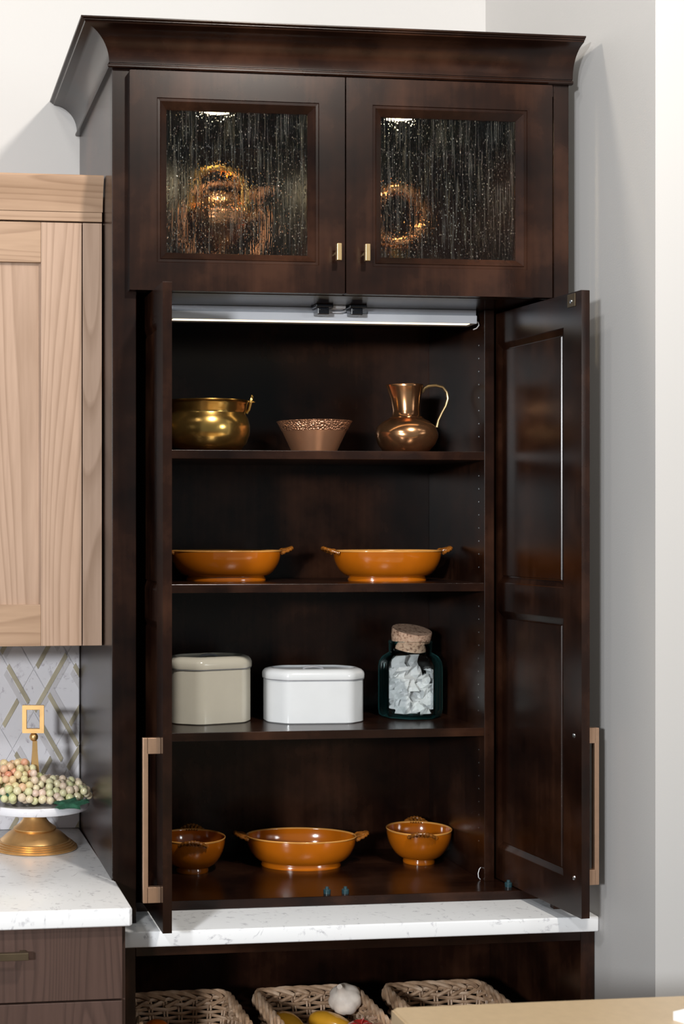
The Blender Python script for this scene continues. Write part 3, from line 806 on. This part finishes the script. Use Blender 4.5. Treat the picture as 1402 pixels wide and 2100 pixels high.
# enamel tins
def tin(label, w_, d_, h, lid, loc, rz, ch, mat):
    t = thing('storage_tin', label, 'tin', loc, rz, 'lidded enamel tins')
    def outline(o, r=3):
        hw, hd = w_ / 2 + o, d_ / 2 + o; c = ch + o * 0.4
        pts = [(hw - c, -hd), (hw, -hd + c), (hw, hd - c), (hw - c, hd), (-hw + c, hd), (-hw, hd - c), (-hw, -hd + c), (-hw + c, -hd)]
        out = []
        for i in range(8):  # round each corner a little
            p0, p1, p2 = Vector(pts[i - 1]), Vector(pts[i]), Vector(pts[(i + 1) % 8])
            k = 0.016
            a = p1 + (p0 - p1).normalized() * min(k, (p0 - p1).length * 0.4); b = p1 + (p2 - p1).normalized() * min(k, (p2 - p1).length * 0.4)
            for q in range(5):
                u = q / 4; out.append((1 - u) ** 2 * a + 2 * u * (1 - u) * p1 + u * u * b)
        return out
    def loft(steps):
        bm = bmesh.new(); rows = []
        for o, z in steps: rows.append([bm.verts.new((p.x, p.y, z)) for p in outline(o)])
        for A, C in zip(rows, rows[1:]):
            for i in range(len(A)):
                j = (i + 1) % len(A); bm.faces.new((A[i], A[j], C[j], C[i]))
        bm.faces.new(rows[0][::-1]); bm.faces.new(rows[-1])
        return bm
    part('body', loft([(-0.003, 0), (0, 0.0025), (0, h)]), mat, t, smooth=True, angle=30)
    part('seam_line', loft([(0.0022, h - 0.0015), (0.0022, h + 0.0005)]), GREYLINE, t, smooth=True, angle=30, label='thin grey seam line')
    part('lid', loft([(0.0025, h + 0.0005), (0.003, h + 0.002), (0.003, h + lid * 0.45), (0.001, h + lid * 0.66), (-0.004, h + lid * 0.86), (-0.012, h + lid * 0.97), (-0.016, h + lid), (-0.019, h + lid * 0.985), (-0.022, h + lid * 0.87), (-0.03, h + lid * 0.85)]), mat, t, smooth=True, angle=30)
    bm = bmesh.new()
    tube(bm, [(-0.026, 0, h + lid * 0.85), (-0.018, 0, h + lid * 0.97), (0, 0, h + lid * 1.03), (0.018, 0, h + lid * 0.97), (0.026, 0, h + lid * 0.85)], [0.002, 0.003, 0.003, 0.003, 0.002], 8)
    part('lid_handle', bm, GREYLINE, t, smooth=True, label='grey lid grip')
    return t
tin('low white enamel tin with chamfered corners in the middle of the third shelf', 0.246, 0.150, 0.1085, 0.026, (0.5660, 0.392, SZ3), R(-3), 0.042, WHITE_EN)
tin('tall cream enamel tin on the third shelf, partly behind the left door', 0.215, 0.150, 0.136, 0.030, (0.3020, 0.415, SZ3), R(17), 0.045, CREAM)

# jar with cork
jar = thing('glass_jar', 'aqua glass jar with a wide cork on the right of the third shelf', 'jar', (0.8335, 0.432, SZ3))
def oct_(a, z):
    q = (a + math.pi / 8) % (math.pi / 4) - math.pi / 8
    flat = math.cos(math.pi / 8) / math.cos(q)
    k = max(0.0, min(1.0, (0.165 - z) / 0.03))
    return 1 + (flat * 1.035 - 1) * k
bm = bmesh.new()
lathe(bm, [(0, 0.004), (0.055, 0.002), (0.070, 0.001), (0.0765, 0.006), (0.0785, 0.02), (0.0785, 0.128), (0.0770, 0.142), (0.070, 0.155), (0.0595, 0.162), (0.0545, 0.165), (0.0535, 0.170), (0.0548, 0.1725), (0.0535, 0.175), (0.0548, 0.1775), (0.0535, 0.180),
           (0.0548, 0.1825), (0.0535, 0.185), (0.0548, 0.1885), (0.0552, 0.193), (0.0530, 0.1955), (0.0500, 0.194), (0.0500, 0.168), (0.054, 0.160), (0.066, 0.152), (0.0735, 0.138), (0.0745, 0.125), (0.0745, 0.022), (0.072, 0.013), (0.06, 0.010), (0, 0.011)], 64, fn=oct_)
part('glass_body', bm, JARG, jar, smooth=True, angle=85)
bm = bmesh.new()
lathe(bm, [(0, 0.176), (0.0440, 0.176), (0.0470, 0.190), (0.0492, 0.199), (0.0502, 0.203), (0.0512, 0.222), (0.0500, 0.2250), (0, 0.2260)], 56, fn=lambda a, z: 1 + 0.010 * noise.noise(Vector((math.cos(a) * 4, math.sin(a) * 4, z * 80))))
bmesh.ops.transform(bm, verts=bm.verts, matrix=Matrix.Translation((0, 0, 0.194)) @ Matrix.Rotation(R(14), 4, 'X') @ Matrix.Rotation(R(3), 4, 'Y') @ Matrix.Translation((0, 0.0, -0.194)))
part('cork', bm, CORK, jar, smooth=True, angle=50)
jar.rotation_euler = (0, 0, R(6))
rj = random.Random(5)
spots = [(-0.030, -0.040, 0.042, 14, 68), (0.030, -0.034, 0.055, -24, 72), (-0.012, -0.030, 0.100, 12, 80), (0.048, 0.000, 0.085, 70, 72), (-0.048, -0.004, 0.100, -60, 75),
         (-0.01, 0.034, 0.050, 170, 70), (0.026, 0.036, 0.080, 150, 60), (-0.032, 0.030, 0.115, 200, 75), (-0.006, 0.000, 0.128, 24, 80), (0.018, -0.046, 0.030, 40, 50),
         (-0.056, -0.012, 0.050, -70, 78), (0.056, -0.014, 0.048, 75, 78), (-0.060, 0.004, 0.100, -80, 80), (0.060, 0.000, 0.096, 82, 80), (0.048, -0.030, 0.060, 40, 80), (-0.050, -0.030, 0.075, -40, 82), (0.014, -0.014, 0.078, -50, 60)]
for k, (x, y, z, az, tilt) in enumerate(spots):
    bm = bmesh.new(); n = 7; sz = 0.064 if k in (0, 1, 2, 8) else 0.052
    grid = [[None] * n for _ in range(n)]
    for i in range(n):
        for j in range(n):
            u, v = i / (n - 1) - 0.5, j / (n - 1) - 0.5
            hgt = 0.35 * sz * noise.noise(Vector((u * 3 + k * 7, v * 3, k))) + 0.16 * sz * noise.noise(Vector((u * 8 + k, v * 8, 3))) - 0.5 * sz * u * u
            ed = 1 + 0.15 * noise.noise(Vector((u * 4, v * 4, k * 3)))
            grid[i][j] = bm.verts.new((u * sz * 1.25 * ed, v * sz * ed, hgt))
    for i in range(n - 1):
        for j in range(n - 1):
            bm.faces.new((grid[i][j], grid[i + 1][j], grid[i + 1][j + 1], grid[i][j + 1]))
    ret = bmesh.ops.solidify(bm, geom=list(bm.faces), thickness=0.0008)
    M = Matrix.Translation((x, y, z)) @ Matrix.Rotation(R(az), 4, 'Z') @ Matrix.Rotation(R(tilt), 4, 'X')
    bmesh.ops.transform(bm, matrix=M, verts=bm.verts)
    for v in bm.verts:   # keep every scrap inside the glass
        r = math.hypot(v.co.x, v.co.y); rm = 0.0685 if v.co.z < 0.13 else 0.05
        if r > rm: v.co.x *= rm / r; v.co.y *= rm / r
        v.co.z = max(0.0125, min(0.158, v.co.z))
    mesh_thing('paper_scrap', bm, PAPER, 'crumpled white paper scrap inside the cork-topped glass jar', 'paper', (0.8335, 0.432, SZ3), 'paper scraps in the glass jar', smooth=False)

# ------------------------------------------------------------------ copper ware behind the rain glass
UZ = 2.2475
hoop = thing('copper_ring', 'large copper ring on a low foot behind the left glass door', 'ornament', (0.345, 0.44, UZ))
bm = bmesh.new(); n = 64
tube(bm, [(0.108 * math.cos(2 * math.pi * i / n), 0, 0.215 + 0.108 * math.sin(2 * math.pi * i / n)) for i in range(n)], 0.0085, 12, closed=True)
part('ring', bm, COPPER_SATIN, hoop, smooth=True)
bm = bmesh.new(); tube(bm, [(0.085, 0, 0.285), (0.105, -0.01, 0.305), (0.122, -0.015, 0.312)], [0.010, 0.012, 0.008], 10)
part('knob', bm, COPPER_SATIN, hoop, smooth=True)
bm = bmesh.new(); lathe(bm, [(0, 0), (0.058, 0), (0.058, 0.006), (0.030, 0.016), (0.012, 0.03), (0.010, 0.085), (0.016, 0.1), (0, 0.105)], 32)
part('foot', bm, DKBRONZE, hoop, smooth=True)
ket = thing('copper_kettle', 'copper kettle with a tall arched handle behind the left glass door', 'kettle', (0.2950, 0.27, UZ))
bm = bmesh.new()
lathe(bm, [(0, 0), (0.046, 0), (0.044, 0.006), (0.020, 0.016), (0.014, 0.03), (0.013, 0.115), (0.028, 0.132), (0.058, 0.158), (0.071, 0.188), (0.069, 0.212), (0.061, 0.232), (0.052, 0.242), (0.052, 0.250), (0.040, 0.258), (0.015, 0.264), (0, 0.265)], 48)
part('body', bm, COPPER, ket, smooth=True)
bm = bmesh.new(); tube(bm, [(0.066, 0, 0.215), (0.068, 0, 0.245)] + [(0.068 * math.cos(R(a)), 0, 0.260 + 0.062 * math.sin(R(a))) for a in range(0, 181, 15)] + [(-0.068, 0, 0.245), (-0.066, 0, 0.215)], 0.0095, 10)
part('handle', bm, BRASS, ket, smooth=True, label='brass arched handle')
bm = bmesh.new(); tube(bm, [(0.062, 0, 0.195), (0.085, 0, 0.205), (0.10, 0, 0.228), (0.112, 0, 0.234)], [0.014, 0.010, 0.007, 0.006], 10)
part('spout', bm, COPPER, ket, smooth=True)
mold = thing('copper_mould', 'round copper ring mould standing behind the right glass door', 'mould', (0.755, 0.30, UZ))
bm = bmesh.new(); n = 48
tube(bm, [(0.066 * math.cos(2 * math.pi * i / n), 0, 0.222 + 0.066 * math.sin(2 * math.pi * i / n)) for i in range(n)], [0.016 + 0.003 * math.sin(8 * 2 * math.pi * i / n) for i in range(n)], 14, closed=True)
part('ring', bm, COPPER, mold, smooth=True)
bm = bmesh.new(); lathe(bm, [(0, 0), (0.052, 0), (0.052, 0.004), (0.030, 0.012), (0.012, 0.02), (0.010, 0.11), (0.02, 0.140), (0.0, 0.145)], 32)
part('stand', bm, BRASS, mold, smooth=True)
bm = bmesh.new(); lathe(bm, [(0, 0), (0.046, 0), (0.044, 0.006), (0.052, 0.05), (0.070, 0.10), (0.058, 0.150), (0.040, 0.18), (0.046, 0.21), (0.043, 0.21), (0.036, 0.18), (0, 0.17)], 40)
mesh_thing('copper_vase', bm, COPPER, 'squat copper vase behind the right glass door, beside the ring mould', 'vase', (0.645, 0.38, UZ))

# ------------------------------------------------------------------ cake stand with grapes
CX, CY, CZ = -0.1395, 0.372, 0.9141
cs = thing('cake_stand', 'gold footed cake stand with a white marble plate on the left counter', 'stand', (CX, CY, CZ))
bm = bmesh.new()
prof = [(0, 0.001), (0.099, 0.0), (0.1035, 0.0015), (0.1045, 0.004)]
for k in range(4):
    r = 0.1030 - 0.0050 * k; z = 0.0048 + 0.0042 * k
    prof += [(r, z), (r + 0.0006, z + 0.0018), (r - 0.0018, z + 0.0031), (r - 0.0040, z + 0.0036)]
prof += [(0.083, 0.0225), (0.076, 0.029), (0.066, 0.0375), (0.056, 0.0435), (0.051, 0.0455), (0.0525, 0.0475), (0.0525, 0.0500), (0.049, 0.0525), (0.044, 0.0560), (0.0365, 0.0620), (0.0300, 0.0700), (0.0255, 0.080), (0.0232, 0.092), (0.0245, 0.096), (0, 0.096)]
lathe(bm, prof, 72)
part('foot', bm, GOLD, cs, smooth=True, angle=40)
bm = bmesh.new(); lathe(bm, [(0, 0.0962), (0.120, 0.0962), (0.131, 0.099), (0.1335, 0.104), (0.1335, 0.114), (0.131, 0.118), (0.127, 0.1185), (0.122, 0.1155), (0, 0.1155)], 96)
part('plate', bm, MARBLE, cs, smooth=True, angle=40, label='white marble plate with a raised rim')
bm = bmesh.new()
rows = []
for z, hw in ((0.1155, 0.0115), (0.18, 0.0105), (0.235, 0.0065), (0.262, 0.0055)):
    rows.append([bm.verts.new((sx * hw, sy * hw, z)) for sx, sy in ((-1, -1), (1, -1), (1, 1), (-1, 1))])
for A, C in zip(rows, rows[1:]):
    for i in range(4): bm.faces.new((A[i], A[(i + 1) % 4], C[(i + 1) % 4], C[i]))
bm.faces.new(rows[0][::-1]); bm.faces.new(rows[-1])
part('post', bm, GOLD, cs)
bm = bmesh.new(); bmesh.ops.create_uvsphere(bm, u_segments=24, v_segments=14, radius=0.0108, matrix=Matrix.Translation((-0.0025, 0, 0.2715)))
part('ball', bm, GOLD, cs, smooth=True, angle=80)
bm = framed(0.0535, 0.068, -0.006, 0.006, [(0.0105, 0.043, 0.0105, 0.0575)], [(0.0005, 0.0005)], through=True)
bmesh.ops.rotate(bm, verts=bm.verts, cent=(0.027, 0, 0), matrix=Matrix.Rotation(R(-9), 3, 'Z'))
bmesh.ops.translate(bm, verts=bm.verts, vec=(-0.0305, 0, 0.2815))
part('square_ring', bm, GOLD, cs, label='square open gold ring finial')

gm = bmesh.new(); bmesh.ops.create_uvsphere(gm, u_segments=14, v_segments=9, radius=0.0101)
gme = bpy.data.meshes.new('grape'); gm.to_mesh(gme); gm.free()
for p in gme.polygons: p.use_smooth = True
gmeG = gme; gmeG.materials.append(GRAPE_G); gmeP = gme.copy(); gmeP.materials[0] = GRAPE_P
PLZ = CZ + 0.1155
def heap(x):   # height of the heap over the plate
    t = [(-0.30, 0.03), (-0.25, 0.05), (-0.22, 0.088), (-0.165, 0.092), (-0.145, 0.075), (-0.12, 0.056), (-0.075, 0.048), (-0.04, 0.040), (-0.012, 0.024), (0.01, 0.02)]
    for (a, ha), (b, hb) in zip(t, t[1:]):
        if a <= x <= b: return ha + (hb - ha) * (x - a) / (b - a)
    return 0.02
rg = random.Random(11); placed = []
cand = []
for _ in range(40000):
    x = rg.uniform(-0.262, -0.010); y = rg.uniform(CY - 0.098, CY + 0.075)
    dx = (x - CX) / 0.126; yc = (y - (CY - 0.012)) / 0.092
    rr = dx * dx * 0.9 + yc * yc
    if rr > 1: continue
    top = heap(x) * (1 - abs(yc) ** 2.5)
    z = rg.uniform(0, 1) ** 0.6 * max(0.0, top - 0.004)
    cand.append((x, y, PLZ + 0.0104 + z))
for c in cand:
    if abs(c[0] - CX) < 0.0205 and abs(c[1] - CY) < 0.0205: continue
    if math.hypot(c[0] - CX, c[1] - CY) > 0.119 and c[2] < PLZ + 0.02: continue
    if all((c[0] - p[0]) ** 2 + (c[1] - p[1]) ** 2 + (c[2] - p[2]) ** 2 > 0.0166 ** 2 for p in placed): placed.append(c)
placed.append((-0.0095, CY - 0.022, PLZ + 0.0135))
gA = thing('grape_bunch', 'pale green grapes at the front and right of the marble cake stand', 'grapes', (-0.09, CY - 0.04, PLZ), 0, 'grapes on the cake stand')
gB = thing('grape_bunch', 'peach tinted grapes heaped at the left of the cake stand post', 'grapes', (-0.20, CY, PLZ), 0, 'grapes on the cake stand')
for c in placed:
    rear = c[0] < -0.150 and (c[2] > PLZ + 0.045 or c[1] > CY - 0.03)
    par = gB if rear else gA
    o = bpy.data.objects.new('grape', gmeP if rear else gmeG); COL.objects.link(o)
    o.parent = par; o.location = Vector(c) - ORIG[par]
    s = rg.uniform(0.92, 1.06); o.scale = (s, s, s * rg.uniform(0.98, 1.08)); o.rotation_euler = (rg.uniform(-0.5, 0.5), rg.uniform(-0.5, 0.5), 0)
for par, a, b in ((gA, (-0.115, CY - 0.035, PLZ + 0.03), (-0.035, CY - 0.02, PLZ + 0.018)), (gB, (-0.165, CY + 0.01, PLZ + 0.045), (-0.235, CY, PLZ + 0.03))):
    bm = bmesh.new(); tube(bm, [a, ((a[0] + b[0]) / 2, (a[1] + b[1]) / 2, max(a[2], b[2]) + 0.004), b], 0.002, 6)
    part('stem', bm, STEM, par, world=True, smooth=True)
def leaf(par, cx, cy, z, L, Wd, rz, droop, tilt=0.0):
    bm = bmesh.new(); n = 22; rim = []
    c = bm.verts.new((0, 0, 0.003))
    mid = []
    for i in range(n):
        a = 2 * math.pi * i / n
        r = 0.78 + 0.16 * math.cos(5 * a) + 0.07 * math.cos(11 * a)
        x, y = L * r * math.cos(a), Wd * r * math.sin(a)
        mid.append(bm.verts.new((x * 0.5, y * 0.5, 0.0025 + 0.0015 * math.cos(5 * a))))
        rim.append(bm.verts.new((x, y, 0.002 * math.sin(7 * a) - droop * (r * r))))
    for i in range(n):
        j = (i + 1) % n
        bm.faces.new((c, mid[i], mid[j])); bm.faces.new((mid[i], rim[i], rim[j], mid[j]))
    bmesh.ops.solidify(bm, geom=list(bm.faces), thickness=0.0006)
    M = Matrix.Translation((cx, cy, z)) @ Matrix.Rotation(tilt, 4, 'X') @ Matrix.Rotation(rz, 4, 'Z')
    bmesh.ops.transform(bm, matrix=M, verts=bm.verts)
    return part('leaf', bm, LEAF, par, world=True, smooth=True, angle=60, label='green cloth vine leaf')
leaf(gA, -0.066, CY - 0.116, PLZ + 0.0115, 0.050, 0.029, R(8), 0.001, R(22))
leaf(gA, -0.030, CY - 0.085, PLZ + 0.0105, 0.020, 0.014, R(40), 0.001, R(10))
leaf(gB, -0.225, CY - 0.070, PLZ + 0.034, 0.026, 0.018, R(-30), 0.003, R(35))

# ------------------------------------------------------------------ wicker baskets
def rrect(hw, hd, r, n):
    """n points round a rounded rectangle, with outward normals, evenly by arc length"""
    segs = [((hw, -hd + r), (hw, hd - r), None), ((hw - r, hd - r), r, 0), ((hw - r, hd), (-hw + r, hd), None), ((-hw + r, hd - r), r, 90),
            ((-hw, hd - r), (-hw, -hd + r), None), ((-hw + r, -hd + r), r, 180), ((-hw + r, -hd), (hw - r, -hd), None), ((hw - r, -hd + r), r, 270)]
    nr = [(1, 0), None, (0, 1), None, (-1, 0), None, (0, -1), None]
    lens = [math.dist(s[0], s[1]) if s[2] is None else math.pi / 2 * r for s in segs]
    tot = sum(lens); out = []
    for i in range(n):
        d = tot * i / n; k = 0
        while d > lens[k]: d -= lens[k]; k += 1
        u = d / lens[k]; s = segs[k]
        if s[2] is None: out.append(((s[0][0] + (s[1][0] - s[0][0]) * u, s[0][1] + (s[1][1] - s[0][1]) * u), nr[k]))
        else:
            a = R(s[2] + 90 * u); out.append(((s[0][0] + r * math.cos(a), s[0][1] + r * math.sin(a)), (math.cos(a), math.sin(a))))
    return out
BH = 0.100
NS = 30
def dims(z):
    k = z / BH
    return 0.106 + 0.020 * k, 0.150 + 0.020 * k
bkt = thing('wicker_basket', 'grey-brown wicker basket holding golden squash, apple and garlic, middle of the three', 'basket', (0.519, 0.125, 0.4552), 0, 'wicker baskets in the base cabinet')
rb = random.Random(3)
bm = bmesh.new(); hw, hd = dims(0)
for k in range(18):
    y = -hd + 0.006 + k * (2 * hd - 0.012) / 17
    tube(bm, [(-hw + 0.004, y, 0.006), (0, y, 0.007), (hw - 0.004, y, 0.006)], 0.0055, 6)
part('woven_bottom', bm, WICKER, bkt, smooth=True)
row = 0; z = 0.008
while z < BH - 0.012:
    hw, hd = dims(z); n = NS * 4; pts = []
    ring = rrect(hw, hd, 0.03, n)
    for i, (p, nn) in enumerate(ring):
        ph = math.cos(2 * math.pi * i / 8 + (math.pi if row % 2 else 0))
        off = 0.0058 * ph
        pts.append((p[0] + nn[0] * off, p[1] + nn[1] * off, z + 0.0014 * noise.noise(Vector((p[0] * 18, p[1] * 18, row * 3.1)))))
    bm = bmesh.new(); r0 = 0.0043 + rb.uniform(-0.0004, 0.0006)
    tube(bm, pts, r0, 6, closed=True)
    part('weaver', bm, WICKER, bkt, smooth=True)
    z += 0.0098; row += 1
for i in range(NS):
    for dx in (-0.0036, 0.0036):
        pts = []
        for z in (0.0, BH * 0.5, BH - 0.004):
            hw, hd = dims(z); p, nn = rrect(hw, hd, 0.03, NS)[i]
            pts.append((p[0] - nn[1] * dx, p[1] + nn[0] * dx, z))
        bm = bmesh.new(); tube(bm, pts, 0.0026, 6)
        part('stake', bm, WICKER, bkt, smooth=True)
hw, hd = dims(BH); NR = 240; ring = rrect(hw, hd, 0.03, NR)
for k in range(NS):
    s0 = k * NR // NS; ln = 27; pts = []
    jz = rb.uniform(-0.0015, 0.0015)
    for q in range(10):
        u = q / 9; p, nn = ring[int(s0 + u * ln) % NR]
        lat = 0.010 - 0.021 * u; hz = BH - 0.010 + 0.024 * math.sin(math.pi * min(1, 0.15 + u * 0.85)) + jz
        pts.append((p[0] - nn[0] * lat, p[1] - nn[1] * lat, hz))
    bm = bmesh.new(); tube(bm, pts, [0.0044] + [0.0056] * 8 + [0.0045], 7)
    part('rim_strand', bm, WICKER, bkt, smooth=True)
    pts = []
    for q in range(7):
        u = q / 6; p, nn = ring[int(s0 + 4 + u * 20) % NR]
        lat = -0.006 + 0.016 * u; hz = BH - 0.006 - 0.012 * u + 0.012 * math.sin(math.pi * u)
        pts.append((p[0] - nn[0] * lat, p[1] - nn[1] * lat, hz))
    bm = bmesh.new(); tube(bm, pts, 0.0045, 6)
    part('rim_strand', bm, WICKER, bkt, smooth=True)
copy_thing(bkt, (0.1995, 0.125, 0.4552), R(0), 'grey-brown wicker basket holding an orange, at the left of the base cabinet')
copy_thing(bkt, (0.8435, 0.125, 0.4552), R(0), 'grey-brown wicker basket at the right of the base cabinet, mostly behind the beige counter')

def squash_mesh(L, r):
    bm = bmesh.new()
    prof = []
    for i in range(15):
        t = i / 14; a = math.pi * t
        prof.append((max(0.0, r * math.sin(a) ** 0.8 * (1 - 0.28 * t)), -L / 2 * math.cos(a)))
    lathe(bm, prof, 24, fn=lambda a, z: 1 + 0.02 * math.cos(5 * a))
    bmesh.ops.rotate(bm, verts=bm.verts, cent=(0, 0, 0), matrix=Matrix.Rotation(R(90), 3, 'Y'))
    tube(bm, [(L / 2 - 0.002, 0, 0), (L / 2 + 0.008, 0, 0.003)], [0.005, 0.0035], 8)
    return bm
sq = mesh_thing('yellow_squash', squash_mesh(0.115, 0.034), YELLOWF, 'glossy golden squash at the left of the middle basket', 'squash', (0.4560, 0.200, 0.5070), 'squash in the middle basket', rot=(0, R(3), R(-72)))
for lab, loc, rot in (('glossy golden squash in the centre of the middle basket, beside the garlic', (0.5560, 0.188, 0.5090), (0, R(6), R(-40))),
                      ('golden squash lowest at the front of the middle basket', (0.4750, 0.085, 0.5030), (0, R(4), R(-8)))):
    o = sq.copy(); COL.objects.link(o); o.location = loc; o.rotation_euler = rot; o['label'] = lab
bm = bmesh.new(); lathe(bm, [(0, 0.026), (0.006, 0.029), (0.018, 0.033), (0.031, 0.026), (0.038, 0.008), (0.036, -0.012), (0.027, -0.030), (0.012, -0.035), (0, -0.031)], 28)
tube(bm, [(0, 0, 0.026), (0.002, 0, 0.034), (0.006, 0, 0.042)], 0.0015, 6)
mesh_thing('red_apple', bm, REDF, 'red apple right of the squash in the middle basket', 'apple', (0.6060, 0.112, 0.5060))
bm = bmesh.new()
lathe(bm, [(0, -0.026), (0.012, -0.028), (0.020, -0.026), (0.032, -0.016), (0.039, -0.002), (0.038, 0.012), (0.030, 0.025), (0.019, 0.033), (0.011, 0.040), (0.008, 0.050), (0.0065, 0.058), (0, 0.059)], 64,
      fn=lambda a, z: 1 + (0.10 * abs(math.cos(3.5 * a)) - 0.05) * max(0.0, min(1.0, (0.045 - z) / 0.03)) + 0.03 * noise.noise(Vector((math.cos(a) * 3, math.sin(a) * 3, z * 60))))
mesh_thing('garlic_bulb', bm, GARLIC, 'cream and white garlic bulb on top of the middle basket', 'garlic', (0.6010, 0.226, 0.5560), rot=(R(28), R(-34), R(10)), angle=60)
bm = bmesh.new(); bmesh.ops.create_uvsphere(bm, u_segments=28, v_segments=18, radius=0.038)
org = mesh_thing('orange', bm, ORANGEF, 'bright orange fruit in the left basket, at the bottom edge of the photo', 'orange', (0.1290, 0.170, 0.5070), angle=80)
